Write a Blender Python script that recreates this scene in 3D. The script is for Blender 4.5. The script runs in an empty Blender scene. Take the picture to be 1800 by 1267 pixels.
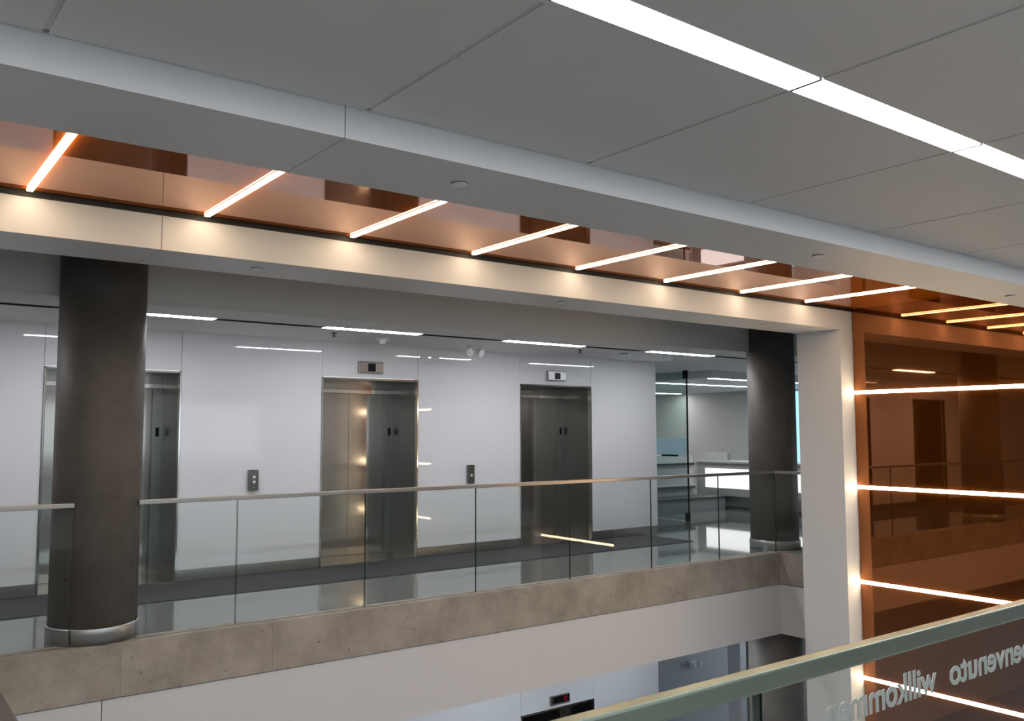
import bpy, bmesh, math, random
from mathutils import Matrix, Vector

random.seed(7)
scene = bpy.context.scene
COL = scene.collection

# ------------------------------------------------------------------ camera
EYE = 1.55
cam_data = bpy.data.cameras.new('camera')
cam_data.sensor_width = 36.0
cam_data.lens = 1550.42 / 1800.0 * 36.0
cam_data.clip_start = 0.05
cam_data.clip_end = 200
cam = bpy.data.objects.new('camera', cam_data)
COL.objects.link(cam)
yaw, pitch, roll = math.radians(37.0310), math.radians(4.5846), math.radians(-0.1321)
F = Vector((math.sin(yaw) * math.cos(pitch), math.cos(yaw) * math.cos(pitch), math.sin(pitch)))
R0 = Vector((math.cos(yaw), -math.sin(yaw), 0))
U0 = R0.cross(F)
Rv = math.cos(roll) * R0 + math.sin(roll) * U0
Uv = -math.sin(roll) * R0 + math.cos(roll) * U0
M = Matrix(((Rv.x, Uv.x, -F.x, 0), (Rv.y, Uv.y, -F.y, 0), (Rv.z, Uv.z, -F.z, EYE), (0, 0, 0, 1)))
cam.matrix_world = M
scene.camera = cam

# ------------------------------------------------------------------ world (overcast daylight through the glazed front behind the viewer)
world = bpy.data.worlds.new('overcast_sky')
scene.world = world
world.use_nodes = True
bg = world.node_tree.nodes['Background']
bg.inputs['Color'].default_value = (0.80, 0.91, 1.0, 1)
bg.inputs['Strength'].default_value = 1.0

scene.view_settings.view_transform = 'Standard'
scene.view_settings.look = 'None'
scene.view_settings.exposure = 0.80
scene.view_settings.gamma = 1.0
scene.view_settings.use_curve_mapping = False
scene.cycles.use_denoising = True
scene.cycles.max_bounces = 12
scene.cycles.diffuse_bounces = 5
scene.cycles.glossy_bounces = 6
scene.cycles.transparent_max_bounces = 24
scene.cycles.sample_clamp_indirect = 6.0
scene.cycles.caustics_reflective = False
scene.cycles.caustics_refractive = False

L_NEAR = 27.0      # near ceiling strip
L_LOBBY = 24.5    # lobby ceiling lights
L_BAR = 19.0       # warm bars
L_LOWER = 18.0     # lower floor lobby lights
L_ROOM = 15.0
L_BOX = 0.8

# ------------------------------------------------------------------ materials
def new_mat(name):
    m = bpy.data.materials.new(name)
    m.use_nodes = True
    nt = m.node_tree
    return m, nt, nt.nodes['Principled BSDF']

def P(name, color, rough=0.5, metal=0.0, spec=0.5, coat=0.0, noise=0.0, nscale=6.0, bump=0.0, bscale=60.0, coat_rough=0.03, ior=1.5, stretch=None):
    m, nt, b = new_mat(name)
    b.inputs['Base Color'].default_value = (*color, 1)
    b.inputs['Roughness'].default_value = rough
    b.inputs['Metallic'].default_value = metal
    b.inputs['Specular IOR Level'].default_value = spec
    b.inputs['Coat Weight'].default_value = coat
    b.inputs['Coat Roughness'].default_value = coat_rough
    b.inputs['IOR'].default_value = ior
    tc = nt.nodes.new('ShaderNodeTexCoord')
    src = tc.outputs['Object']
    if stretch:
        mp = nt.nodes.new('ShaderNodeMapping')
        mp.inputs['Scale'].default_value = stretch
        nt.links.new(src, mp.inputs['Vector'])
        src = mp.outputs['Vector']
    if noise > 0:
        n = nt.nodes.new('ShaderNodeTexNoise')
        n.inputs['Scale'].default_value = nscale
        n.inputs['Detail'].default_value = 5
        nt.links.new(src, n.inputs['Vector'])
        r = nt.nodes.new('ShaderNodeValToRGB')
        r.color_ramp.elements[0].position = 0.3
        r.color_ramp.elements[1].position = 0.7
        r.color_ramp.elements[0].color = (*[c * (1 - noise) for c in color], 1)
        r.color_ramp.elements[1].color = (*[min(1, c * (1 + noise)) for c in color], 1)
        nt.links.new(n.outputs['Fac'], r.inputs['Fac'])
        nt.links.new(r.outputs['Color'], b.inputs['Base Color'])
    if bump > 0:
        n2 = nt.nodes.new('ShaderNodeTexNoise')
        n2.inputs['Scale'].default_value = bscale
        n2.inputs['Detail'].default_value = 3
        nt.links.new(src, n2.inputs['Vector'])
        bp = nt.nodes.new('ShaderNodeBump')
        bp.inputs['Strength'].default_value = bump
        bp.inputs['Distance'].default_value = 0.01
        nt.links.new(n2.outputs['Fac'], bp.inputs['Height'])
        nt.links.new(bp.outputs['Normal'], b.inputs['Normal'])
    return m

def concrete(name, color, dark, pit=0.55, scale=2.2, pits=9.0, rough=0.75):
    m, nt, b = new_mat(name)
    b.inputs['Roughness'].default_value = rough
    tc = nt.nodes.new('ShaderNodeTexCoord')
    n = nt.nodes.new('ShaderNodeTexNoise')
    n.inputs['Scale'].default_value = scale
    n.inputs['Detail'].default_value = 8
    n.inputs['Roughness'].default_value = 0.65
    nt.links.new(tc.outputs['Object'], n.inputs['Vector'])
    r = nt.nodes.new('ShaderNodeValToRGB')
    r.color_ramp.elements[0].position = 0.32
    r.color_ramp.elements[1].position = 0.68
    r.color_ramp.elements[0].color = (*dark, 1)
    r.color_ramp.elements[1].color = (*color, 1)
    nt.links.new(n.outputs['Fac'], r.inputs['Fac'])
    v = nt.nodes.new('ShaderNodeTexVoronoi')
    v.inputs['Scale'].default_value = pits
    nt.links.new(tc.outputs['Object'], v.inputs['Vector'])
    # pits only in some cells: compare distance with a per-cell size
    sep = nt.nodes.new('ShaderNodeSeparateColor')
    nt.links.new(v.outputs['Color'], sep.inputs['Color'])
    mul = nt.nodes.new('ShaderNodeMath'); mul.operation = 'MULTIPLY_ADD'
    mul.inputs[1].default_value = 0.25; mul.inputs[2].default_value = -0.115
    nt.links.new(sep.outputs['Red'], mul.inputs[0])
    lt = nt.nodes.new('ShaderNodeMath'); lt.operation = 'LESS_THAN'
    nt.links.new(v.outputs['Distance'], lt.inputs[0])
    nt.links.new(mul.outputs[0], lt.inputs[1])
    mix = nt.nodes.new('ShaderNodeMix'); mix.data_type = 'RGBA'; mix.blend_type = 'MULTIPLY'
    mix.inputs[7].default_value = (pit, pit, pit, 1)
    nt.links.new(lt.outputs[0], mix.inputs[0])
    nt.links.new(r.outputs['Color'], mix.inputs[6])
    nt.links.new(mix.outputs[2], b.inputs['Base Color'])
    bp = nt.nodes.new('ShaderNodeBump')
    bp.inputs['Strength'].default_value = 0.25
    bp.inputs['Distance'].default_value = 0.01
    n3 = nt.nodes.new('ShaderNodeTexNoise')
    n3.inputs['Scale'].default_value = 45
    nt.links.new(tc.outputs['Object'], n3.inputs['Vector'])
    nt.links.new(n3.outputs['Fac'], bp.inputs['Height'])
    nt.links.new(bp.outputs['Normal'], b.inputs['Normal'])
    return m

def emit(name, color, strength):
    m = bpy.data.materials.new(name)
    m.use_nodes = True
    nt = m.node_tree
    for n in list(nt.nodes):
        if n.type == 'BSDF_PRINCIPLED':
            nt.nodes.remove(n)
    e = nt.nodes.new('ShaderNodeEmission')
    e.inputs['Color'].default_value = (*color, 1)
    e.inputs['Strength'].default_value = strength
    nt.links.new(e.outputs[0], nt.nodes['Material Output'].inputs['Surface'])
    return m

def clear_glass(name, tint, ior=1.5, rough=0.0, haze=0.0, haze_col=(0.8, 0.85, 0.85)):
    m = bpy.data.materials.new(name)
    m.use_nodes = True
    nt = m.node_tree
    for n in list(nt.nodes):
        if n.type == 'BSDF_PRINCIPLED':
            nt.nodes.remove(n)
    tr = nt.nodes.new('ShaderNodeBsdfTransparent')
    tr.inputs['Color'].default_value = (*tint, 1)
    gl = nt.nodes.new('ShaderNodeBsdfGlossy')
    gl.inputs['Roughness'].default_value = rough
    fr = nt.nodes.new('ShaderNodeFresnel')
    fr.inputs['IOR'].default_value = ior
    mx = nt.nodes.new('ShaderNodeMixShader')
    geo = nt.nodes.new('ShaderNodeNewGeometry')      # reflect on the outer faces only (no false total reflection inside)
    inv = nt.nodes.new('ShaderNodeMath'); inv.operation = 'SUBTRACT'
    inv.inputs[0].default_value = 1.0
    nt.links.new(geo.outputs['Backfacing'], inv.inputs[1])
    fm = nt.nodes.new('ShaderNodeMath'); fm.operation = 'MULTIPLY'
    nt.links.new(fr.outputs[0], fm.inputs[0])
    nt.links.new(inv.outputs[0], fm.inputs[1])
    nt.links.new(fm.outputs[0], mx.inputs[0])
    nt.links.new(tr.outputs[0], mx.inputs[1])
    nt.links.new(gl.outputs[0], mx.inputs[2])
    out = mx.outputs[0]
    if haze > 0:
        df = nt.nodes.new('ShaderNodeBsdfDiffuse')
        df.inputs['Color'].default_value = (*haze_col, 1)
        m2 = nt.nodes.new('ShaderNodeMixShader')
        m2.inputs[0].default_value = haze
        nt.links.new(out, m2.inputs[1])
        tl = nt.nodes.new('ShaderNodeBsdfTranslucent')
        tl.inputs['Color'].default_value = (*haze_col, 1)
        m3 = nt.nodes.new('ShaderNodeMixShader')
        m3.inputs[0].default_value = 0.5
        nt.links.new(df.outputs[0], m3.inputs[1])
        nt.links.new(tl.outputs[0], m3.inputs[2])
        nt.links.new(m3.outputs[0], m2.inputs[2])
        out = m2.outputs[0]
    nt.links.new(out, nt.nodes['Material Output'].inputs['Surface'])
    return m

def brushed(name, color, rough, aniso_scale=(3, 3, 160), amp=0.06):
    m, nt, b = new_mat(name)
    b.inputs['Base Color'].default_value = (*color, 1)
    b.inputs['Metallic'].default_value = 1.0
    tc = nt.nodes.new('ShaderNodeTexCoord')
    mp = nt.nodes.new('ShaderNodeMapping')
    mp.inputs['Scale'].default_value = aniso_scale
    nt.links.new(tc.outputs['Object'], mp.inputs['Vector'])
    n = nt.nodes.new('ShaderNodeTexNoise')
    n.inputs['Scale'].default_value = 2
    n.inputs['Detail'].default_value = 3
    nt.links.new(mp.outputs['Vector'], n.inputs['Vector'])
    ma = nt.nodes.new('ShaderNodeMath'); ma.operation = 'MULTIPLY_ADD'
    ma.inputs[1].default_value = amp
    ma.inputs[2].default_value = rough - amp / 2
    nt.links.new(n.outputs['Fac'], ma.inputs[0])
    nt.links.new(ma.outputs[0], b.inputs['Roughness'])
    return m

def brushed_two(name, color, sharp, soft, share):
    m, nt, b = new_mat(name)
    b.inputs['Base Color'].default_value = (*color, 1)
    b.inputs['Metallic'].default_value = 1.0
    b.inputs['Roughness'].default_value = sharp
    b2 = nt.nodes.new('ShaderNodeBsdfPrincipled')
    b2.inputs['Base Color'].default_value = (*color, 1)
    b2.inputs['Metallic'].default_value = 1.0
    b2.inputs['Roughness'].default_value = soft
    tc = nt.nodes.new('ShaderNodeTexCoord')
    mp = nt.nodes.new('ShaderNodeMapping')
    mp.inputs['Scale'].default_value = (2, 2, 150)
    nt.links.new(tc.outputs['Object'], mp.inputs['Vector'])
    n = nt.nodes.new('ShaderNodeTexNoise')
    n.inputs['Scale'].default_value = 2
    nt.links.new(mp.outputs['Vector'], n.inputs['Vector'])
    ma = nt.nodes.new('ShaderNodeMath'); ma.operation = 'MULTIPLY_ADD'
    ma.inputs[1].default_value = 0.2; ma.inputs[2].default_value = share - 0.1
    nt.links.new(n.outputs['Fac'], ma.inputs[0])
    mx = nt.nodes.new('ShaderNodeMixShader')
    nt.links.new(ma.outputs[0], mx.inputs[0])
    nt.links.new(b.outputs[0], mx.inputs[1])
    nt.links.new(b2.outputs[0], mx.inputs[2])
    nt.links.new(mx.outputs[0], nt.nodes['Material Output'].inputs['Surface'])
    return m

MAT = {}
MAT['ceiling'] = P('ceiling_white_board', (0.70, 0.70, 0.70), 0.6, noise=0.015, nscale=3)
MAT['ceiling_joint'] = P('ceiling_joint', (0.60, 0.60, 0.60), 0.8)
MAT['reveal'] = P('reveal_grey', (0.25, 0.25, 0.25), 0.8)
MAT['white_paint'] = P('white_painted_panel', (0.76, 0.755, 0.76), 0.45, bump=0.02, bscale=180)
MAT['bulkhead'] = P('bulkhead_paint', (0.76, 0.74, 0.71), 0.7, bump=0.02, bscale=150)
MAT['lobby_ceiling'] = P('lobby_ceiling_board', (0.80, 0.80, 0.80), 0.7, noise=0.01, nscale=2)
MAT['wall_glass'] = P('white_back_painted_glass', (0.80, 0.80, 0.84), 0.02, spec=0.5)
MAT['fascia'] = P('fascia_white', (0.79, 0.77, 0.775), 0.5, bump=0.01, bscale=120)
MAT['floor'] = P('polished_concrete_floor', (0.215, 0.222, 0.22), 0.06, spec=0.5, coat=0.6, noise=0.14, nscale=3.5, ior=1.55)
MAT['floor_near'] = P('near_floor', (0.29, 0.285, 0.28), 0.3, noise=0.1, nscale=4)
MAT['floor_lower'] = P('lower_floor_stone', (0.20, 0.20, 0.20), 0.25, noise=0.1, nscale=3)
MAT['carpet'] = P('dark_grey_carpet', (0.095, 0.095, 0.10), 0.95, spec=0.1, noise=0.25, nscale=90, bump=0.6, bscale=350)
MAT['slab'] = concrete('cast_concrete_slab', (0.50, 0.447, 0.388), (0.33, 0.29, 0.248), pit=0.42, scale=3.8, pits=14)
MAT['column'] = concrete('dark_concrete_column', (0.185, 0.162, 0.142), (0.12, 0.104, 0.09), pit=0.35, scale=2.5, pits=9, rough=0.55)
MAT['steel_door'] = brushed_two('brushed_steel_door', (0.40, 0.38, 0.355), 0.075, 0.26, 0.5)
MAT['steel_jamb'] = brushed_two('satin_steel_jamb', (0.32, 0.325, 0.315), 0.12, 0.34, 0.75)
MAT['steel_dark_door'] = brushed('dark_bronze_door', (0.06, 0.055, 0.05), 0.3)
MAT['steel_edge'] = brushed('polished_steel_edge', (0.75, 0.74, 0.70), 0.12)
MAT['steel_base'] = brushed('steel_baseboard', (0.60, 0.57, 0.52), 0.25, (3, 3, 60))
MAT['steel_rail'] = brushed('brushed_steel_handrail', (0.46, 0.42, 0.385), 0.30, (2, 120, 120))
MAT['steel_near_rail'] = brushed('near_steel_handrail', (0.27, 0.32, 0.265), 0.22, (2, 120, 120))
MAT['steel_dark'] = brushed('dark_steel_with_reflection', (0.10, 0.098, 0.105), 0.35, (120, 2, 120))  # side rail's dark reflections put into the base colour; sprinklers share it
MAT['steel_ring'] = brushed('brushed_steel_ring', (0.50, 0.51, 0.52), 0.38)
MAT['black'] = P('black_plastic', (0.006, 0.006, 0.006), 0.4, spec=0.2)
MAT['black_gap'] = P('black_channel', (0.012, 0.011, 0.011), 0.6)
MAT['white_plastic'] = P('white_plastic', (0.8, 0.8, 0.8), 0.4)
MAT['cap_white'] = P('cap_white', (0.95, 0.95, 0.94), 0.5)
MAT['lamp_lens'] = P('lamp_lens', (0.85, 0.85, 0.88), 0.1, spec=0.8)
MAT['glass'] = clear_glass('balustrade_glass', (0.955, 0.975, 0.968))
MAT['glass_door'] = clear_glass('door_glass', (0.80, 0.87, 0.87))
MAT['glass_edge'] = P('green_glass_edge', (0.03, 0.055, 0.05), 0.2)
MAT['frost'] = clear_glass('frosted_glass_band', (0.6, 0.68, 0.7), haze=0.75, haze_col=(0.80, 0.92, 0.98))
MAT['letter'] = P('frosted_vinyl_lettering', (0.60, 0.58, 0.54), 0.7)
MAT['light_near'] = emit('near_strip_diffuser', (0.94, 0.97, 1.0), L_NEAR)
MAT['light_back_fill'] = emit('back_fill_diffuser', (0.94, 0.97, 1.0), 9.5)
MAT['light_lobby'] = emit('lobby_light_diffuser', (0.95, 0.97, 1.0), L_LOBBY)
MAT['light_bar'] = emit('warm_bar_diffuser', (1.0, 0.76, 0.50), L_BAR)
MAT['light_lower'] = emit('lower_light_diffuser', (0.85, 0.94, 1.0), L_LOWER)
MAT['light_lower_near_fill'] = emit('lower_near_fill_diffuser', (0.95, 0.97, 1.0), 13.0)
MAT['light_room'] = emit('room_light_diffuser', (0.98, 1.0, 0.95), L_ROOM)
MAT['light_box'] = emit('counter_light_box', (1.0, 0.98, 0.98), L_BOX)
MAT['room_wall'] = P('room_grey_wall', (0.50, 0.50, 0.50), 0.8)
MAT['room_white'] = P('room_white_laminate', (0.44, 0.44, 0.45), 0.35)
MAT['room_dark'] = P('room_dark_recess', (0.05, 0.055, 0.06), 0.5)
MAT['room_grey'] = P('room_mid_grey', (0.25, 0.26, 0.28), 0.5)
MAT['lower_wall'] = P('lower_grey_wall', (0.42, 0.43, 0.46), 0.7)

# orange mirror-like lacquered glass
def orange_glass(name, mirror, paint, paint_share, coat):
    m, nt, b = new_mat(name)
    b.inputs['Base Color'].default_value = (*mirror, 1)
    b.inputs['Metallic'].default_value = 1.0
    b.inputs['Roughness'].default_value = 0.02
    b.inputs['Coat Weight'].default_value = coat
    b.inputs['Coat Roughness'].default_value = 0.01
    df = nt.nodes.new('ShaderNodeBsdfDiffuse')
    df.inputs['Color'].default_value = (*paint, 1)
    mx = nt.nodes.new('ShaderNodeMixShader')
    mx.inputs[0].default_value = paint_share
    nt.links.new(b.outputs[0], mx.inputs[1])
    nt.links.new(df.outputs[0], mx.inputs[2])
    nt.links.new(mx.outputs[0], nt.nodes['Material Output'].inputs['Surface'])
    return m
MAT['orange'] = orange_glass('orange_lacquered_glass', (0.34, 0.108, 0.022), (0.58, 0.15, 0.014), 0.065, 0.35)
MAT['orange_glow'] = orange_glass('orange_lacquered_glass_glow_lit', (0.56, 0.18, 0.035), (0.80, 0.19, 0.015), 0.30, 0.9)  # same glass as the wall; the soffit's glow is put into brighter paint

# ------------------------------------------------------------------ helpers
def finish(name, me, mats, parent=None, loc=(0, 0, 0), smooth=False):
    o = bpy.data.objects.new(name, me)
    COL.objects.link(o)
    o.location = loc
    if not isinstance(mats, (list, tuple)):
        mats = [mats]
    for mm in mats:
        me.materials.append(MAT[mm] if isinstance(mm, str) else mm)
    if parent is not None:
        o.parent = parent
    if smooth:
        for p in me.polygons:
            p.use_smooth = True
    return o

def wloc(parent):
    v = Vector((0, 0, 0))
    while parent is not None:
        v += parent.location
        parent = parent.parent
    return v

def box(name, x0, x1, y0, y1, z0, z1, mat, parent=None, bevel=0.0, edge_mat=None, edge_axis=None):
    """World-space box. edge_mat/edge_axis: faces whose normal is NOT along edge_axis take edge_mat."""
    off = wloc(parent)
    c = Vector(((x0 + x1) / 2, (y0 + y1) / 2, z0))
    bm = bmesh.new()
    bmesh.ops.create_cube(bm, size=1.0)
    for v in bm.verts:
        v.co = Vector((v.co.x * (x1 - x0), v.co.y * (y1 - y0), (v.co.z + 0.5) * (z1 - z0)))
    if bevel > 0:
        bmesh.ops.bevel(bm, geom=list(bm.edges), offset=bevel, segments=2, affect='EDGES', profile=0.6)
    bm.normal_update()
    mats = [mat]
    if edge_mat:
        mats.append(edge_mat)
        for f in bm.faces:
            n = f.normal
            if abs((n.x, n.y, n.z)[edge_axis]) < 0.5:
                f.material_index = 1
    me = bpy.data.meshes.new(name)
    bm.to_mesh(me); bm.free()
    return finish(name, me, mats, parent, c - off)

def cyl(name, x, y, z0, z1, r, mat, parent=None, seg=64, r2=None, axis='Z', bevel=0.0):
    off = wloc(parent)
    bm = bmesh.new()
    bmesh.ops.create_cone(bm, cap_ends=True, segments=seg, radius1=r, radius2=r if r2 is None else r2, depth=z1 - z0)
    bmesh.ops.translate(bm, verts=bm.verts, vec=(0, 0, (z1 - z0) / 2))
    if bevel > 0:
        es = [e for e in bm.edges if len(e.link_faces) == 2 and any(len(f.verts) > 4 for f in e.link_faces)]
        bmesh.ops.bevel(bm, geom=es, offset=bevel, segments=3, affect='EDGES')
    if axis == 'Y-':      # axis points toward -Y from (x, y, z0 as height)
        pass
    me = bpy.data.meshes.new(name)
    bm.to_mesh(me); bm.free()
    o = finish(name, me, mat, parent, Vector((x, y, z0)) - off)
    for p in me.polygons:
        if len(p.vertices) == 4:
            p.use_smooth = True
    return o

def lathe(name, x, y, z, prof, mat, parent=None, seg=32, rot=None):
    off = wloc(parent)
    vs, fs = [], []
    for (r, h) in prof:
        for k in range(seg):
            a = 2 * math.pi * k / seg
            vs.append((r * math.cos(a), r * math.sin(a), h))
    n = len(prof)
    for i in range(n - 1):
        for k in range(seg):
            a, b2 = i * seg + k, i * seg + (k + 1) % seg
            fs.append((a, b2, b2 + seg, a + seg))
    fs.append(tuple(range(seg))[::-1])
    fs.append(tuple((n - 1) * seg + k for k in range(seg)))
    me = bpy.data.meshes.new(name)
    me.from_pydata(vs, [], fs)
    me.update()
    o = finish(name, me, mat, parent, Vector((x, y, z)) - off, smooth=False)
    for p in me.polygons:
        if len(p.vertices) == 4:
            p.use_smooth = True
    if rot:
        o.rotation_euler = rot
    return o

def thing(name, label, cat, loc, group=None):
    o = bpy.data.objects.new(name, None)
    COL.objects.link(o)
    o.location = loc
    o.empty_display_size = 0.1
    o['label'] = label
    o['category'] = cat
    if group:
        o['group'] = group
    return o

def tag(o, label, cat, group=None):
    o['label'] = label
    o['category'] = cat
    if group:
        o['group'] = group
    return o

def struct(o, label=None):
    o['kind'] = 'structure'
    if label:
        o['label'] = label
    return o

def struct_root(name, label, loc=(0, 0, 0)):
    o = bpy.data.objects.new(name, None)
    COL.objects.link(o)
    o.location = loc
    o.empty_display_size = 0.1
    o['kind'] = 'structure'
    o['label'] = label
    return o

# ------------------------------------------------------------------ key dimensions (metres above the upper floor)
WY = 9.469                    # elevator wall plane
SC = 0.872
FF0, FF1 = 6.144 * SC, 6.757 * SC       # far portal frame, front and back
NF0, NF1 = 3.32 * SC, 3.94 * SC         # near portal frame
ZU, ZE = EYE + 1.233 * SC, EYE + 1.468 * SC   # portal underside, far beam top
ZO = EYE + 1.500 * SC                   # orange soffit
PX0, PX1 = 9.655 * SC, 9.92 * SC        # portal column
ZC = EYE + 1.371 * SC                   # near ceiling
ZTOP = 3.25                             # underside of the roof slab
ZL = 2.600                    # lobby ceiling
LOW = -4.38                   # lower floor
XL = -6.0                     # left end of the building part that is built
GY = 7.12                     # far balustrade plane
SY = 7.05                     # slab front

# ------------------------------------------------------------------ structure: floors
struct(box('floor', XL, 17.0, SY + 0.06, 16.4, -0.30, 0.0, 'floor'), 'polished grey concrete floor of the elevator lobby')
struct(box('floor_near', XL, 16.0, -7.0, 1.18, -0.35, 0.0, 'floor_near'), 'floor of the walkway the viewer stands on')
struct(box('floor_bridge', XL, 0.27, 1.18, SY + 0.06, -0.35, 0.0, 'floor_near'), 'floor of the bridge to the lobby')
struct(box('floor_lower', XL, 17.0, -7.0, 16.4, LOW - 0.2, LOW, 'floor_lower'), 'floor of the storey below')

# concrete slab edge with cast joints
slab = struct_root('trim_1', 'cast concrete slab edge along the lobby', (2.0, SY, -0.39))
xs = [0.27, 1.705, 2.867, 6.4, 9.58]
for i in range(len(xs) - 1):
    off_y = [0.0, 0.004, 0.001, 0.005][i]
    box('concrete_segment', xs[i] + 0.0001, xs[i + 1] - 0.0001, SY + off_y * 0.3, SY + 0.17, -0.39, 0.004, 'slab', slab, bevel=0.004)
box('concrete_return', 9.581, 11.0, FF1 + 0.002, SY + 0.17, -0.39, 0.004, 'slab', slab, bevel=0.01)
# white fascia panels under the slab
fas = struct_root('wall_fascia', 'white fascia panels below the concrete slab edge', (2.0, SY, -1.015))
fx = [0.27, 1.586, 9.60]
for i in range(2):
    box('panel', fx[i] + 0.003, fx[i + 1] - 0.003, SY + 0.02, SY + 0.14, -1.015, -0.398, 'fascia', fas)
box('panel', 9.60, 11.0, FF1 + 0.01, SY + 0.14, -1.015, -0.398, 'fascia', fas)
box('backing', 0.27, 9.6, SY + 0.06, SY + 0.16, -0.99, -0.38, 'reveal', fas)

# ------------------------------------------------------------------ structure: near ceiling with panel joints
ceil = struct_root('ceiling', 'grey-white board ceiling above the viewer', (3.0, 2.0, ZC))
jx = [XL] + [round(v * SC, 4) for v in (-4.65, -3.37, -2.09, -0.80, 0.487, 1.724, 2.985, 4.300, 5.630, 6.890, 8.18, 9.47)] + [11.0]
LY0, LY1 = 1.950 * SC, 2.085 * SC
for i in range(len(jx) - 1):
    g = 0.009
    dz = random.uniform(-0.0006, 0.0006)
    box('panel', jx[i] + g, jx[i + 1] - g, LY1 + 0.006, NF0 - 0.006, ZC + dz, ZC + 0.025, 'ceiling', ceil)
    dz = random.uniform(-0.0006, 0.0006)
    box('panel', jx[i] + g, jx[i + 1] - g, 0.25, LY0 - 0.006, ZC + dz, ZC + 0.025, 'ceiling', ceil)
back_rows = (-6.0, -3.6, -0.9)
for y0, y1 in ((-7.0, -6.0), (-5.885, -3.6), (-3.485, -0.9), (-0.785, 0.245)):
    box('panel', XL, 11.0, y0 + 0.002, y1 - 0.002, ZC, ZC + 0.025, 'ceiling', ceil)
box('joint_backing', XL, 11.0, LY1 + 0.03, NF0 - 0.03, ZC + 0.0025, ZC + 0.0245, 'ceiling_joint', ceil)
box('joint_backing', XL, 11.0, 0.26, LY0 - 0.03, ZC + 0.0025, ZC + 0.0245, 'ceiling_joint', ceil)
box('backing', XL, 11.0, -7.0, NF0, ZC + 0.075, ZC + 0.10, 'reveal', ceil)

# ------------------------------------------------------------------ structure: portal frames around the orange band
pf = struct_root('trim_2', 'white portal frame beam and post on the lobby side', (PX0, FF0, 0))
box('beam_panel', XL, 1.658 * SC - 0.002, FF0, FF1, ZU, ZE, 'white_paint', pf)
box('beam_panel', 1.658 * SC + 0.002, PX1, FF0, FF1, ZU, ZE, 'white_paint', pf)
box('post', PX0, PX1 + 0.03, FF0, FF1, LOW, ZU - 0.0005, 'white_paint', pf)
box('black_channel', XL, PX1, FF0 - 0.012, FF1 - 0.05, ZE + 0.0005, ZO + 0.04, 'black_gap', pf)
pn = struct_root('trim_3', 'white portal frame beam and post on the near side', (PX0, NF0, 0))
box('beam_panel', XL, 1.626 * SC - 0.002, NF0, NF1, ZU, ZC + 0.10, 'white_paint', pn)
box('beam_panel', 1.626 * SC + 0.002, PX1, NF0, NF1, ZU, ZC + 0.10, 'white_paint', pn)
box('post', PX0, PX1 + 0.03, NF0 + 0.04, NF1 + 0.06, LOW, ZU - 0.0005, 'white_paint', pn)

struct(box('ceiling_orange', XL, PX1 + 0.02, NF1 + 0.012, FF0 - 0.045, ZO, ZO + 0.02, 'orange_glow'), 'glossy orange glass soffit between the white beams')
struct(box('wall_orange', PX1, PX1 + 0.02, NF1 - 0.3, FF0 - 0.006, LOW, ZO, 'orange'), 'glossy orange glass wall at the end of the atrium')
struct(box('wall_core', PX1 + 0.031, 17.0, NF0 + 0.05, FF1 - 0.005, LOW, ZTOP, 'room_wall'), 'solid wall behind the orange glass')
struct(box('ceiling_cover', XL, 17.0, NF0, 16.4, ZTOP, ZTOP + 0.1, 'reveal'), 'roof slab above')
struct(box('wall_leak_block', XL, 17.0, NF0 + 0.02, NF0 + 0.1, ZC + 0.10, ZTOP, 'reveal'), 'unseen closure added above the near beam to keep sky light out')  # unseen filler, added to stop outside light leaking in over the soffit

# ------------------------------------------------------------------ structure: lobby bulkhead and ceiling
BY = 7.50
struct(box('wall_bulkhead', XL, 11.2, BY, BY + 0.10, ZL + 0.0, ZTOP, 'bulkhead'), 'grey bulkhead face above the lobby')
lc = struct_root('ceiling_lobby', 'lobby ceiling boards with a recessed light slot', (5.0, 8.2, ZL))
SL0, SL1 = 8.145, 8.285
box('board', XL, 17.0, BY + 0.10, SL0, ZL, ZL + 0.03, 'lobby_ceiling', lc)
box('board', XL, 17.0, SL1, WY + 0.01, ZL, ZL + 0.03, 'lobby_ceiling', lc)
box('board', 9.92, 12.0, WY + 0.01, 16.4, ZL, ZL + 0.03, 'lobby_ceiling', lc)
box('board', 12.0, 17.0, WY + 0.01, 10.15, ZL, ZL + 0.03, 'lobby_ceiling', lc)
box('board', 11.2, 17.0, FF1, BY + 0.1, ZL, ZL + 0.03, 'lobby_ceiling', lc)
box('slot_side', XL, 17.0, SL1 - 0.004, SL1 - 0.0005, ZL + 0.001, ZL + 0.055, 'black_gap', lc)
box('slot_lid', XL, 17.0, SL0 - 0.03, SL1 + 0.03, ZL + 0.055, ZL + 0.07, 'black_gap', lc)

# ------------------------------------------------------------------ structure: elevator wall (white glass panels, steel skirting)
EC = [-0.72, 2.15, 5.030, 7.922]        # elevator centres
EW = 0.645
ED = 10.08                              # door plane
ZT = 2.187                              # top of the elevator opening

def elevator_wall(name, label, zb, zc, centres, x_end):
    root = struct_root(name, label, (5.0, WY, zb))
    edges = [XL]
    for c in centres:
        edges += [c - EW, c + EW]
    edges.append(x_end)
    for i in range(0, len(edges), 2):
        x0, x1 = edges[i], edges[i + 1]
        box('glass_panel', x0 + 0.002, x1 - 0.002, WY, WY + 0.03, zb + 0.125, zc, 'wall_glass', root)
        box('backing', x0 + 0.02, x1 - 0.004, WY + 0.03, WY + 0.13, zb + 0.0, zc, 'reveal', root)
    for c in centres:
        box('glass_panel', c - EW + 0.002, c + EW - 0.002, WY + random.choice((0.003, -0.003)), WY + 0.03, zb + ZT + 0.006, zc, 'wall_glass', root)
        box('backing', c - EW, c + EW, WY + 0.03, WY + 0.13, zb + ZT + 0.02, zc, 'reveal', root)
    return root, edges

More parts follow.
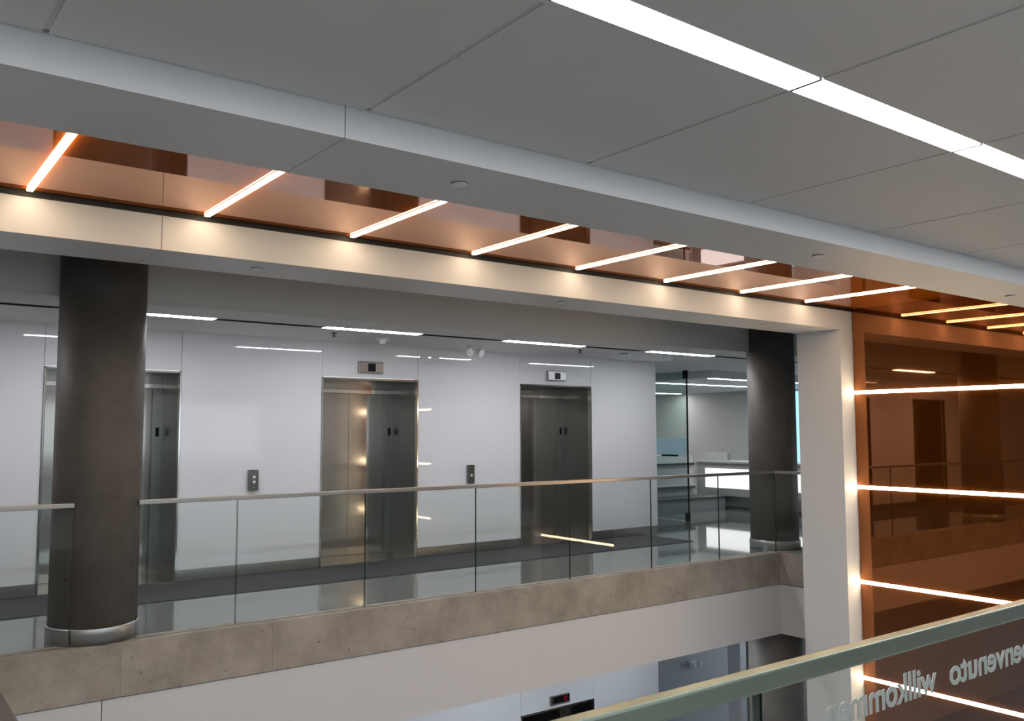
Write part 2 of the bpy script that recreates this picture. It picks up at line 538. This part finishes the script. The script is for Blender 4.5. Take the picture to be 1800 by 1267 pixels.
wall_up, edges_up = elevator_wall('wall_back', 'white glossy glass panel wall around the elevators', 0.0, ZL, EC, 9.905)
wall_lo, edges_lo = elevator_wall('wall_lower', 'white glossy wall around the elevators one floor below', LOW, -1.015, [7.922], 9.87)
bb = struct_root('baseboard_back', 'brushed steel skirting below the white glass wall', (5.0, WY, 0))
for i in range(0, len(edges_up), 2):
    box('steel_strip', edges_up[i] + 0.003, edges_up[i + 1] - 0.003, WY + 0.010, WY + 0.03, 0.0, 0.122, 'steel_base', bb)
struct(box('wall_lift_end', 9.80, 9.903, WY + 0.032, 16.4, 0, ZL, 'wall_glass'), 'end of the elevator block')
struct(box('wall_lower_end', 9.77, 9.868, WY + 0.032, 12.5, LOW, -1.015, 'lower_wall'), 'end of the elevator block on the floor below')

# ------------------------------------------------------------------ structure: rest of the enclosure
struct(box('wall_left', XL - 0.1, XL, -7.0, 16.4, LOW, ZTOP + 0.1, 'room_wall'), 'wall closing the building part on the left')
struct(box('wall_right_near', 11.0, 11.1, -7.0, NF0 + 0.05, LOW, ZC + 0.1, 'room_wall'), 'wall at the right end of the near walkway')
# wall with a window band behind the viewer
bw = struct_root('wall_near', 'wall with a window band behind the viewer', (3.0, -7.0, 0))
BYW = -7.0
box('wall_piece', XL, 11.0, BYW - 0.1, BYW, LOW, 0.75, 'room_wall', bw)
box('wall_piece', XL, 11.0, BYW - 0.1, BYW, 2.35, ZC + 0.1, 'room_wall', bw)
box('wall_piece', XL, -4.0, BYW - 0.1, BYW, 0.75, 2.35, 'room_wall', bw)
box('wall_piece', 10.0, 11.0, BYW - 0.1, BYW, 0.75, 2.35, 'room_wall', bw)
win = struct_root('window_1', 'window band behind the viewer', (3.0, BYW, 0.75))
for k in range(8):
    x = -4.0 + k * 2.0
    box('mullion', x - 0.03, x + 0.03, BYW - 0.10, BYW - 0.02, 0.75, 2.35, 'reveal', win)

# right-hand room beyond the lobby
struct(box('wall_far', 9.9, 17.0, 16.3, 16.4, 0, ZL, 'room_wall'), 'grey wall at the back of the reception room')
wr = struct_root('wall_right', 'grey wall of the reception room with a window', (16.8, 12.0, 0))
box('wall_piece', 16.8, 16.95, 12.15, 16.4, 0, ZL, 'room_wall', wr)
box('wall_piece', 16.8, 16.95, FF1, 10.2, 0, ZL, 'room_wall', wr)
box('wall_piece', 16.8, 16.95, 10.2, 12.15, 0, 0.86, 'room_wall', wr)
box('wall_piece', 16.8, 16.95, 10.2, 12.15, 2.42, ZL, 'room_wall', wr)
MAT['sky_glow'] = emit('daylight_sky', (0.30, 0.62, 1.0), 1.0)
w2 = struct(box('window_2', 16.86, 16.88, 10.2, 12.15, 0.86, 2.42, 'sky_glow'), 'bright blue sky in the window of the reception room')
box('window_frame', 16.84, 16.90, 11.15, 11.20, 0.86, 2.42, 'white_plastic', w2)
dc = struct(box('ceiling_drop', 12.0, 16.8, 10.15, 16.3, 2.47, ZL + 0.02, 'lobby_ceiling'), 'dropped grey ceiling box of the reception room')

# lower lobby
struct(box('ceiling_lower', XL, 16.0, SY + 0.10, 12.6, -1.0, -0.96, 'lobby_ceiling'), 'ceiling of the lobby one floor below')
struct(box('wall_lower_far', 9.9, 16.0, 11.5, 11.6, LOW, -1.0, 'lower_wall'), 'grey wall beyond the lower elevators')
struct(box('wall_lower_filler', 10.0, 16.0, 7.95, 8.05, LOW, -1.0, 'room_grey'), 'dark filler wall added behind the lower column to mask a bright gap')  # added dark sheet hiding the brightly lit gap beside the lower column
struct(box('wall_lower_pier', 11.25, 11.75, 9.0, 9.3, LOW, -1.0, 'lower_wall'), 'grey pier on the floor below')

# ------------------------------------------------------------------ elevators
def elevator(c, zb, label, group, dark=False):
    t = thing('elevator_door', label, 'elevator', (c, WY, zb), group)
    x0, x1 = c - EW, c + EW
    e = 0.014
    dm = 'steel_dark_door' if dark else 'steel_door'
    fr = 'frame_edge'
    box(fr, x0, x0 + e, WY - 0.012, WY + 0.05, zb, zb + ZT, 'steel_edge', t)
    box(fr, x1 - e, x1, WY - 0.012, WY + 0.05, zb, zb + ZT, 'steel_edge', t)
    box(fr, x0, x1, WY - 0.012, WY + 0.05, zb + ZT - e, zb + ZT, 'steel_edge', t)
    box('jamb', x0 + e, x0 + 0.03, WY + 0.05, ED + 0.1, zb, zb + ZT - 0.001, 'steel_jamb', t)
    box('jamb', x1 - 0.03 + 0.016, x1 - e + 0.012, WY + 0.05, ED + 0.1, zb, zb + ZT - 0.001, 'steel_jamb', t)
    box('head_lining', x0 + e, x1 - e, WY + 0.05, ED + 0.1, zb + ZT - 0.02, zb + ZT - 0.002, 'steel_dark_door' if dark else 'steel_jamb', t)
    box('transom_panel', x0 + 0.02, x1 - 0.015, ED - 0.02, ED + 0.1, zb + 2.075, zb + ZT - 0.02, dm, t)
    hb = box('header_bar', x0 + 0.02, x1 - 0.015, ED - 0.035, ED - 0.0, zb + 2.03, zb + 2.072, 'steel_edge', t)
    box('header_soffit', x0 + 0.02, x1 - 0.015, ED, ED + 0.1, zb + 2.03, zb + 2.074, 'black', t)
    # inner jamb strip with the sensor
    sj = box('inner_jamb', x1 - 0.115, x1 - 0.0145, ED - 0.005, ED + 0.1, zb + 0.02, zb + 2.029, 'steel_jamb', t)
    box('sensor', x1 - 0.082, x1 - 0.046, ED - 0.010, ED - 0.004, zb + 1.50, zb + 1.60, 'black', sj)
    box('inner_jamb', x0 + 0.02, x0 + 0.10, ED - 0.005, ED + 0.1, zb + 0.02, zb + 2.029, 'steel_jamb', t)
    mid = c + 0.03
    box('door_panel', x0 + 0.101, mid - 0.002, ED + 0.045, ED + 0.07, zb + 0.022, zb + 2.029, dm, t)
    box('door_panel', mid + 0.002, x1 - 0.116, ED + 0.045, ED + 0.07, zb + 0.022, zb + 2.029, dm, t)
    box('sill', x0 + 0.014, x1 - 0.014, WY - 0.01, ED + 0.1, zb + 0.0, zb + 0.02, 'steel_base', t)
    box('shaft_backing', x0, x1, ED + 0.10, ED + 0.12, zb, zb + ZT, 'black', t)
    return t

GE = 'elevators in the white lobby wall'
elevator(EC[0], 0, 'steel elevator at the far left of the lobby, seen mirrored in the orange glass', GE)
elevator(EC[1], 0, 'steel elevator half hidden behind the big left concrete column', GE)
elevator(EC[2], 0, 'steel elevator in the middle of the white wall with bright warm streaks on its doors', GE)
elevator(EC[3], 0, 'darker steel elevator on the right, below the bright indicator plate', GE)
elevator(7.922, LOW, 'elevator on the floor below, only its dark top showing', 'elevators on the floor below', dark=True)

# hall position indicators
def indicator(x0, x1, z0, z1, label, plate, yb=WY):
    t = thing('floor_indicator', label, 'indicator', ((x0 + x1) / 2, yb, z0), 'floor indicators above the elevators')
    box('housing', x0, x1, yb - 0.03, yb - 0.0005, z0, z1, 'steel_jamb', t, bevel=0.004)
    box('face_plate', x0 + 0.012, x1 - 0.006, yb - 0.034, yb - 0.030, z0 + 0.016, z1 - 0.016, plate, t)
    cx = (x0 + x1) / 2 + 0.005
    box('display', cx - 0.05, cx + 0.05, yb - 0.038, yb - 0.034, z0 + 0.022, z1 - 0.022, 'black', t, bevel=0.001)
    return t
MAT['plate_bright'] = P('bright_steel_plate', (0.80, 0.80, 0.82), 0.4, metal=0.25)
MAT['plate_call'] = brushed('call_plate', (0.24, 0.235, 0.21), 0.2)
MAT['plate_dark'] = brushed('satin_steel_plate', (0.42, 0.39, 0.37), 0.3)
indicator(4.843, 5.172, 2.247, 2.386, 'dull steel floor indicator with black display above the middle elevator', 'plate_dark')
indicator(7.746, 8.078, 2.250, 2.384, 'bright steel floor indicator with black display above the right elevator', 'plate_bright')
t = thing('floor_indicator', 'floor indicator with dark red display above the elevator one floor below', 'indicator', (7.93, WY, LOW + 2.25), 'floor indicators above the elevators')
box('housing', 7.765, 8.099, WY - 0.03, WY - 0.0005, LOW + 2.245, LOW + 2.36, 'plate_dark', t, bevel=0.004)
MAT['red_display'] = emit('red_display', (0.55, 0.02, 0.03), 0.12)
box('display', 7.81, 8.085, WY - 0.035, WY - 0.030, LOW + 2.262, LOW + 2.345, 'black', t)
box('red_digit', 7.99, 8.05, WY - 0.037, WY - 0.035, LOW + 2.275, LOW + 2.33, 'red_display', t)

# call stations
def call_station(x0, x1, z0, z1, label, buttons):
    t = thing('call_panel', label, 'call panel', ((x0 + x1) / 2, WY, z0), 'elevator call panels on the white wall')
    box('plate', x0, x1, WY - 0.035, WY - 0.0005, z0, z1, 'plate_call', t, bevel=0.006)
    for bz in buttons:
        lathe('button', (x0 + x1) / 2 + 0.004, WY - 0.035, bz, [(0.017, 0.0), (0.017, 0.005), (0.014, 0.008), (0.006, 0.009)], 'plate_bright', t, seg=20, rot=(math.pi / 2, 0, 0))
    lathe('key_switch', (x0 + x1) / 2 + 0.004, WY - 0.035, z0 + 0.035, [(0.006, 0), (0.006, 0.003)], 'steel_edge', t, seg=12, rot=(math.pi / 2, 0, 0))
call_station(3.530, 3.640, 0.910, 1.136, 'dark steel call panel with two round buttons left of the middle elevator', [1.055, 1.005])
call_station(6.405, 6.510, 0.880, 1.120, 'steel call panel with one round button and a warm glint, right of the middle elevator', [0.985])

# ------------------------------------------------------------------ carpet runner
tag(box('carpet_runner', XL, 9.60, 8.50, WY - 0.013, 0.0005, 0.008, 'carpet'), 'dark grey carpet strip along the foot of the elevator wall', 'carpet')

# ------------------------------------------------------------------ columns
def column(x, y, z0, z1, r, label):
    t = thing('concrete_column', label, 'column', (x, y, z0), 'round concrete columns')
    cyl('shaft', x, y, z0 + 0.0, z1, r, 'column', t, seg=96)
    lathe('base_ring', x, y, z0, [(r + 0.002, 0.0), (r + 0.014, 0.0), (r + 0.014, 0.118), (r + 0.010, 0.125), (r + 0.002, 0.125)], 'steel_ring', t, seg=96)
    return t
column(1.572, 7.375, 0.0, ZTOP, 0.312, 'thick dark concrete column in the left foreground of the lobby with steel base ring')
column(9.93, 7.375, 0.0, ZTOP, 0.312, 'dark concrete column on the right beside the white portal post')
column(10.0, 7.45, LOW, -0.30, 0.36, 'dark concrete column on the floor below, right of the grey wall')

# ------------------------------------------------------------------ far balustrade
RZ0, RZ1 = 1.000, 1.035
def far_balustrade(label, xs, xr0, xr1):
    t = thing('glass_balustrade', label, 'balustrade', ((xs[0] + xs[-1]) / 2, GY, 0.0))
    for i in range(len(xs) - 1):
        box('glass_panel', xs[i] + 0.004, xs[i + 1] - 0.004, GY - 0.0065, GY + 0.0065, 0.006, 1.003, 'glass', t, edge_mat='glass_edge', edge_axis=1)
    box('handrail', xr0, xr1, GY - 0.024, GY + 0.024, RZ0, RZ1, 'steel_rail', t, bevel=0.004)
    return t
far_balustrade('glass balustrade with steel handrail left of the big concrete column', [-2.2, -1.02, 0.17, 1.362], -2.2, 1.362)
t = far_balustrade('long glass balustrade with steel handrail between the two lobby columns', [1.81, 2.575, 3.732, 4.925, 6.121, 7.337, 8.501, 9.60], 1.81, 9.624)
box('glass_panel', 9.594, 9.606, FF1 + 0.02, GY - 0.012, 0.006, 1.003, 'glass', t, edge_mat='glass_edge', edge_axis=0)
box('handrail', 9.576, 9.624, FF1 + 0.01, GY - 0.0245, RZ0, RZ1, 'steel_rail', t, bevel=0.004)

# ------------------------------------------------------------------ lamps: near ceiling strip
def strip(name, label, cat, x0, x1, y0, y1, z, mat, group, depth=0.05):
    t = thing(name, label, cat, ((x0 + x1) / 2, (y0 + y1) / 2, z), group)
    box('housing', x0, x1, y0, y1, z + 0.004, z + depth, 'white_plastic', t)
    box('diffuser', x0 + 0.002, x1 - 0.002, y0 + 0.002, y1 - 0.002, z, z + 0.0035, mat, t)
    if name == 'ceiling_light' and mat == 'light_near':
        box('end_cap', x1 - 0.004, x1 + 0.012, y0 - 0.004, y1 + 0.004, z - 0.006, z + 0.01, 'reveal', t)
    return t
near_names = {3: 'ceiling light strip segment overhead, far left beyond the picture', 4: 'ceiling light strip segment overhead, left of the viewer', 5: 'ceiling light strip segment overhead just left of the picture',
              9: 'ceiling light strip segment just beyond the right edge of the picture', 10: 'ceiling light strip segment further right, in front of the near post', 11: 'last ceiling light strip segment at the far right end',
              6: 'long white ceiling light strip segment that enters at the top edge of the picture',
              7: 'middle segment of the white ceiling light strip, between two panel joints',
              8: 'white ceiling light strip segment running out at the right edge of the picture'}
for i in range(3, 12):
    lab = near_names.get(i) or 'white ceiling light strip segment continuing overhead beyond the picture'
    strip('ceiling_light', lab, 'light', jx[i] + 0.005, jx[i + 1] - 0.005, LY0, LY1, ZC + 0.001, 'light_near', 'segments of the white ceiling light strip')

for yy in (-0.9, -3.6, -6.0):  # unseen lamp rows added as fill for the near ceiling and atrium
    strip('ceiling_light', 'added fill light line behind the viewer %s' % {-0.9: 'just overhead', -3.6: 'in the middle', -6.0: 'by the window'}[yy], 'light', XL + 0.3, 10.7, yy, yy + 0.115, ZC + 0.020, 'light_back_fill', 'added fill light lines behind the viewer')
for yy in (-0.2, -3.0):  # hidden lamps added to brighten the fascia and lower atrium
    strip('ceiling_light', 'added fill light line under the near walkway, %s' % {-0.2: 'by its edge', -3.0: 'further back'}[yy], 'light', XL + 0.3, 9.5, yy, yy + 0.135, -0.352 - 0.004, 'light_lower_near_fill', 'added fill light lines under the near walkway', depth=0.0039)

# lamps: lobby slot lights
lob = [(-0.86, 0.36, 'lobby slot light left of the picture, showing only in reflections'),
       (1.50, 2.714, 'lobby slot light partly hidden behind the left column'),
       (3.828, 4.943, 'lobby slot light in front of the middle elevator'),
       (6.108, 7.296, 'lobby slot light between the middle and the right elevator'),
       (8.480, 9.729, 'lobby slot light nearest to the right column')]
for a, b2, lab in lob:
    strip('slot_light', lab, 'light', a, b2, SL0 + 0.002, SL1 - 0.0045, ZL - 0.002, 'light_lobby', 'slot lights in the lobby ceiling')

# lamps: warm bars in the orange soffit and on the orange wall
words = ['first', 'second', 'third', 'fourth', 'fifth', 'sixth', 'seventh', 'eighth']
bx = [SC * v for v in (0.845, 1.935, 3.045, 4.174, 5.337, 6.505, 7.695, 8.87)]
for i, x in enumerate([-1.47 * SC, -0.31 * SC] + bx):
    lab = 'warm light bar in the orange soffit, %s from the left' % words[i - 2] if i > 1 else 'warm light bar in the orange soffit, %s beyond the left edge of the picture' % ('second', 'first')[i]
    t = thing('light_bar', lab, 'light', (x, 4.2, ZO), 'warm light bars of the orange band')
    box('housing', x - 0.0175, x + 0.0175, NF1 + 0.02, FF0 - 0.062, ZO - 0.004, ZO - 0.0005, 'white_plastic', t)
    box('diffuser', x - 0.0145, x + 0.0145, NF1 + 0.022, FF0 - 0.064, ZO - 0.012, ZO - 0.0045, 'light_bar', t)
lab4 = ['uppermost warm light bar on the orange wall', 'second warm light bar from the top on the orange wall',
        'third warm light bar from the top on the orange wall, meeting the near handrail', 'lowest warm light bar on the orange wall, seen through the lettered glass']
for k, z in enumerate((EYE + 0.465 * SC, EYE - 0.688 * SC, EYE - 1.825 * SC, EYE - 2.958 * SC)):
    t = thing('light_bar', lab4[k], 'light', (PX1, 4.2, z), 'warm light bars of the orange band')
    box('housing', PX1 - 0.004, PX1 - 0.0005, NF1 + 0.07, FF0 - 0.012, z - 0.0195, z + 0.0195, 'white_plastic', t)
    box('diffuser', PX1 - 0.013, PX1 - 0.0045, NF1 + 0.072, FF0 - 0.014, z - 0.0165, z + 0.0165, 'light_bar', t)

# lamps: lower lobby and reception room
for a, b2, w in ((3.8, 5.0, 'left'), (6.1, 7.3, 'middle'), (8.4, 9.6, 'right')):
    strip('slot_light', 'slot light one floor below hidden by the fascia, %s of three' % w, 'light', a, b2, 8.15, 8.29, -1.03, 'light_lower', 'slot lights on the floor below', depth=0.029)
rl = [(12.10, 15.2, 10.22, 10.32, 'light line at the front of the dropped reception ceiling'),
      (12.35, 16.4, 11.74, 11.86, 'long light line in the middle of the reception ceiling'),
      (12.6, 16.6, 15.0, 15.12, 'far light line deep in the reception ceiling')]
for a, b2, y0, y1, lab in rl:
    strip('ceiling_line_light', lab, 'light', a, b2, y0, y1, 2.466 - 0.003, 'light_room', 'light lines in the reception ceiling', depth=0.006)

# ------------------------------------------------------------------ round cover caps in the portal undersides
caps = [(2.39, 3.60, 'white round cover cap on the near beam, leftmost of three'), (5.43, 3.61, 'white round cover cap on the near beam, middle of three'),
        (8.50, 3.66, 'white round cover cap on the near beam, rightmost of three'), (2.43, 6.42, 'white round cover cap under the far beam beside the left column'),
        (5.42, 6.40, 'white round cover cap under the far beam above the right elevator'), (8.50, 6.40, 'white round cover cap under the far beam near the white post')]
for x, y, lab in caps:
    x, y = x * SC, y * SC
    t = thing('sprinkler_cover_plate', lab, 'ceiling cap', (x, y, ZU - 0.008), 'round sprinkler caps in the white beams')
    lathe('flange', x, y, ZU - 0.004, [(0.031, 0.0), (0.036, 0.001), (0.036, 0.0035)], 'reveal', t, seg=32)
    lathe('cover_disc', x, y, ZU - 0.010, [(0.032, 0.0), (0.034, 0.0015), (0.034, 0.0058)], 'cap_white', t, seg=32)

# ------------------------------------------------------------------ small ceiling devices in the lobby
t = thing('smoke_detector', 'white smoke detector on the lobby ceiling in front of the middle elevator', 'detector', (4.83, 8.84, ZL), None)
lathe('base', 4.83, 8.84, ZL - 0.016, [(0.075, 0.0), (0.08, 0.004), (0.08, 0.0155)], 'white_plastic', t)
lathe('sensor_head', 4.83, 8.84, ZL - 0.062, [(0.03, 0.0), (0.042, 0.006), (0.042, 0.02), (0.048, 0.024), (0.055, 0.0455)], 'white_plastic', t)
lathe('vent_band', 4.83, 8.84, ZL - 0.043, [(0.0435, 0.0), (0.0435, 0.008)], 'reveal', t)

def emergency_light(x, y, z, label, hang=True):
    t = thing('emergency_light', label, 'emergency light', (x, y, z), 'twin-head emergency lights')
    sg = -1 if hang else 1
    if hang:
        lathe('base', x, y, z - 0.02, [(0.10, 0.0), (0.11, 0.004), (0.11, 0.0195)], 'white_plastic', t)
        heads = ((-0.085, -0.03), (0.085, -0.03)); hz = z - 0.075
    else:
        box('base', x - 0.09, x + 0.09, y - 0.03, y - 0.0005, z - 0.05, z + 0.05, 'white_plastic', t, bevel=0.01)
        heads = ((-0.10, -0.10), (0.10, -0.10)); hz = z
    for k, (dx, dy) in enumerate(heads):
        hd = lathe('lamp_head', x + dx, y + dy, hz, [(0.022, -0.05), (0.045, -0.03), (0.058, 0.02), (0.060, 0.03)], 'white_plastic', t, seg=24, rot=(math.radians(115), 0, math.radians(-25 + 50 * k)))
        ln = lathe('lens', 0, 0, 0, [(0.052, 0.0), (0.050, 0.006), (0.03, 0.010)], 'lamp_lens', None, seg=24)
        ln.parent = hd
        ln.location = (0, 0, 0.0305)
        box('arm', x + dx * 0.8 - 0.01, x + dx * 0.8 + 0.01, y + dy * 0.8 - 0.01, y + dy * 0.8 + 0.01, hz + 0.02 if hang else hz - 0.01, z - 0.018 if hang else hz + 0.01, 'white_plastic', t)
    return t
emergency_light(6.17, 8.98, ZL, 'white twin-head emergency light on the lobby ceiling right of the middle elevator')
emergency_light(12.87, 11.5, -2.79, 'white twin-head emergency light on the grey wall one floor below', hang=False)

def sprinkler(x, y, label):
    t = thing('pendent_sprinkler', label, 'sprinkler', (x, y, ZL), 'pendent sprinkler heads in the lobby ceiling')
    lathe('escutcheon', x, y, ZL - 0.008, [(0.030, 0.0), (0.036, 0.0075)], 'reveal', t, seg=20)
    lathe('stem', x, y, ZL - 0.045, [(0.010, 0.0), (0.012, 0.0368)], 'steel_dark', t, seg=12)
    lathe('deflector', x, y, ZL - 0.050, [(0.022, 0.0), (0.022, 0.0045)], 'steel_dark', t, seg=16)
sprinkler(4.10, 8.57, 'small dark sprinkler head at the left end of the light before the middle elevator')
sprinkler(7.54, 8.53, 'small dark sprinkler head at the right end of the light before the right elevator')
t = thing('recessed_speaker', 'flush grey ceiling disc with a glint between the two right lobby lights', 'ceiling disc', (8.36, 8.57, ZL))
lathe('ring', 8.36, 8.57, ZL - 0.008, [(0.075, 0.0), (0.085, 0.0075)], 'lobby_ceiling', t)
lathe('grille', 8.36, 8.57, ZL - 0.010, [(0.07, 0.0), (0.07, 0.0018)], 'reveal', t)
lathe('pin', 8.43, 8.56, ZL - 0.04, [(0.008, 0.0), (0.010, 0.0395)], 'white_plastic', t, seg=12)

# ------------------------------------------------------------------ near balustrade with lettering
NY = 1.15
t = thing('glass_balustrade', 'near glass balustrade with thick steel handrail and mirrored welcome lettering', 'balustrade', (2.5, NY, 0))
nx = [0.262, 1.478, 3.30, 5.10, 6.90, 8.70, 10.5]
for i in range(len(nx) - 1):
    box('glass_panel', nx[i] + 0.004, nx[i + 1] - 0.004, NY - 0.009, NY + 0.009, 0.004, 1.04, 'glass', t, edge_mat='glass_edge', edge_axis=1)
box('handrail', 0.23, 10.5, NY - 0.018, NY + 0.018, 1.032, 1.072, 'steel_near_rail', t, bevel=0.005)

def lettering(body, x_right, width, z_base, parent, y):
    cu = bpy.data.curves.new('lettering', 'FONT')
    cu.body = body
    cu.size = 0.0925
    cu.extrude = 0.0006
    cu.offset = 0.0022
    cu.resolution_u = 4
    tmp = bpy.data.objects.new('lettering_tmp', cu)
    COL.objects.link(tmp)
    dg = bpy.context.evaluated_depsgraph_get()
    me = bpy.data.meshes.new_from_object(tmp.evaluated_get(dg))
    bpy.data.objects.remove(tmp)
    me.name = 'lettering'
    xsv = [v.co.x for v in me.vertices]
    x0, x1 = min(xsv), max(xsv)
    s = width / (x1 - x0)
    for v in me.vertices:
        # text advances toward -X: it reads the right way round from the atrium side
        v.co = Vector((-(v.co.x - x0) * s, v.co.z, v.co.y))
    me.update()
    bm = bmesh.new(); bm.from_mesh(me)
    bmesh.ops.recalc_face_normals(bm, faces=bm.faces)
    bm.to_mesh(me); bm.free()
    me.materials.clear()
    o = finish('lettering', me, 'letter', parent, Vector((x_right, y, z_base)) - parent.location)
    o['label'] = 'frosted word "%s", mirrored because it faces the atrium' % body
    return o
lettering('willkommen', 2.194, 0.468, 0.907, t, NY + 0.0105)
lettering('benvenuto', 2.715, 0.455, 0.907, t, NY + 0.0105)

t = thing('glass_balustrade', 'dark handrail of the side balustrade in the bottom left corner', 'balustrade', (0.24, 4.0, 0))
ly = [1.18, 3.0, 4.8, 6.6]
for i in range(3):
    box('glass_panel', 0.226, 0.243, ly[i] + 0.004, ly[i + 1] - 0.004, 0.004, 1.04, 'glass', t, edge_mat='glass_edge', edge_axis=0)
box('handrail', 0.216, 0.254, 1.18, 6.62, 1.032, 1.072, 'steel_dark', t, bevel=0.005)

# ------------------------------------------------------------------ reception room things
t = thing('glass_door', 'tall frameless glass door with a frosted band at the end of the elevator wall', 'door', (11.66, 11.3, 0))
gp = box('glass_leaf', 11.653, 11.665, 10.42, 12.30, 0.012, 2.59, 'glass_door', t, edge_mat='black', edge_axis=0)
box('edge_strip', 11.648, 11.670, 10.400, 10.4195, 0.14, 2.46, 'black', t)
box('frosted_band', 11.648, 11.652, 10.43, 12.30, 1.13, 1.425, 'frost', t)
box('patch_fitting', 11.635, 11.683, 10.40, 10.475, 2.46, 2.597, 'black', t)
box('patch_fitting', 11.635, 11.683, 10.40, 10.475, 0.002, 0.14, 'black', t)
box('floor_track', 11.64, 11.68, 10.48, 12.30, 0.001, 0.010, 'plate_bright', t)
lk = box('lock_bar', 11.625, 11.695, 10.66, 11.0, 1.105, 1.135, 'black', t)

t = thing('reception_counter', 'white reception counter with a glowing front panel beside the right column', 'counter', (14.5, 10.7, 0))
box('body', 14.10, 14.75, 8.9, 12.36, 0.255, 0.90, 'room_white', t)
box('counter_top', 14.06, 14.80, 8.88, 12.40, 0.90, 0.94, 'room_white', t, bevel=0.004)
box('light_panel', 14.085, 14.0995, 9.2, 12.12, 0.408, 0.793, 'light_box', t)
box('recessed_base', 14.20, 14.70, 8.95, 12.30, 0.05, 0.255, 'room_grey', t)
box('toe_kick', 14.16, 14.70, 8.95, 12.30, 0.0, 0.05, 'room_dark', t)
t = thing('desk_screen', 'low grey privacy screen standing on the reception counter', 'screen', (14.4, 12.0, 0.94))
box('panel', 14.38, 14.42, 11.78, 12.36, 0.945, 1.10, 'room_wall', t)
box('end_post', 14.375, 14.425, 11.74, 11.78, 0.945, 1.10, 'room_grey', t)
box('foot', 14.34, 14.46, 11.9, 12.2, 0.94, 0.946, 'room_grey', t)

t = thing('shelf_unit', 'pale stepped shelf unit with dark grooves behind the glass door', 'shelf', (13.0, 12.3, 0))
box('body', 11.9, 13.86, 12.25, 12.75, 0.0, 1.06, 'room_white', t)
for z0, z1 in ((0.86, 0.905), (0.39, 0.445)):
    box('shelf_edge', 11.9, 13.84, 12.18, 12.249, z0, z1, 'room_dark', t)
box('shelf', 11.9, 13.85, 12.15, 12.249, 0.905, 0.93, 'room_white', t)
box('shelf', 11.9, 13.85, 12.15, 12.249, 0.445, 0.47, 'room_white', t)
t = thing('low_bench', 'low grey bench with dark top in front of the shelf unit', 'bench', (12.9, 11.8, 0))
box('body', 11.75, 14.00, 11.55, 12.10, 0.0, 0.24, 'room_grey', t)
box('seat_top', 11.72, 14.04, 11.52, 12.12, 0.24, 0.268, 'room_dark', t, bevel=0.004)
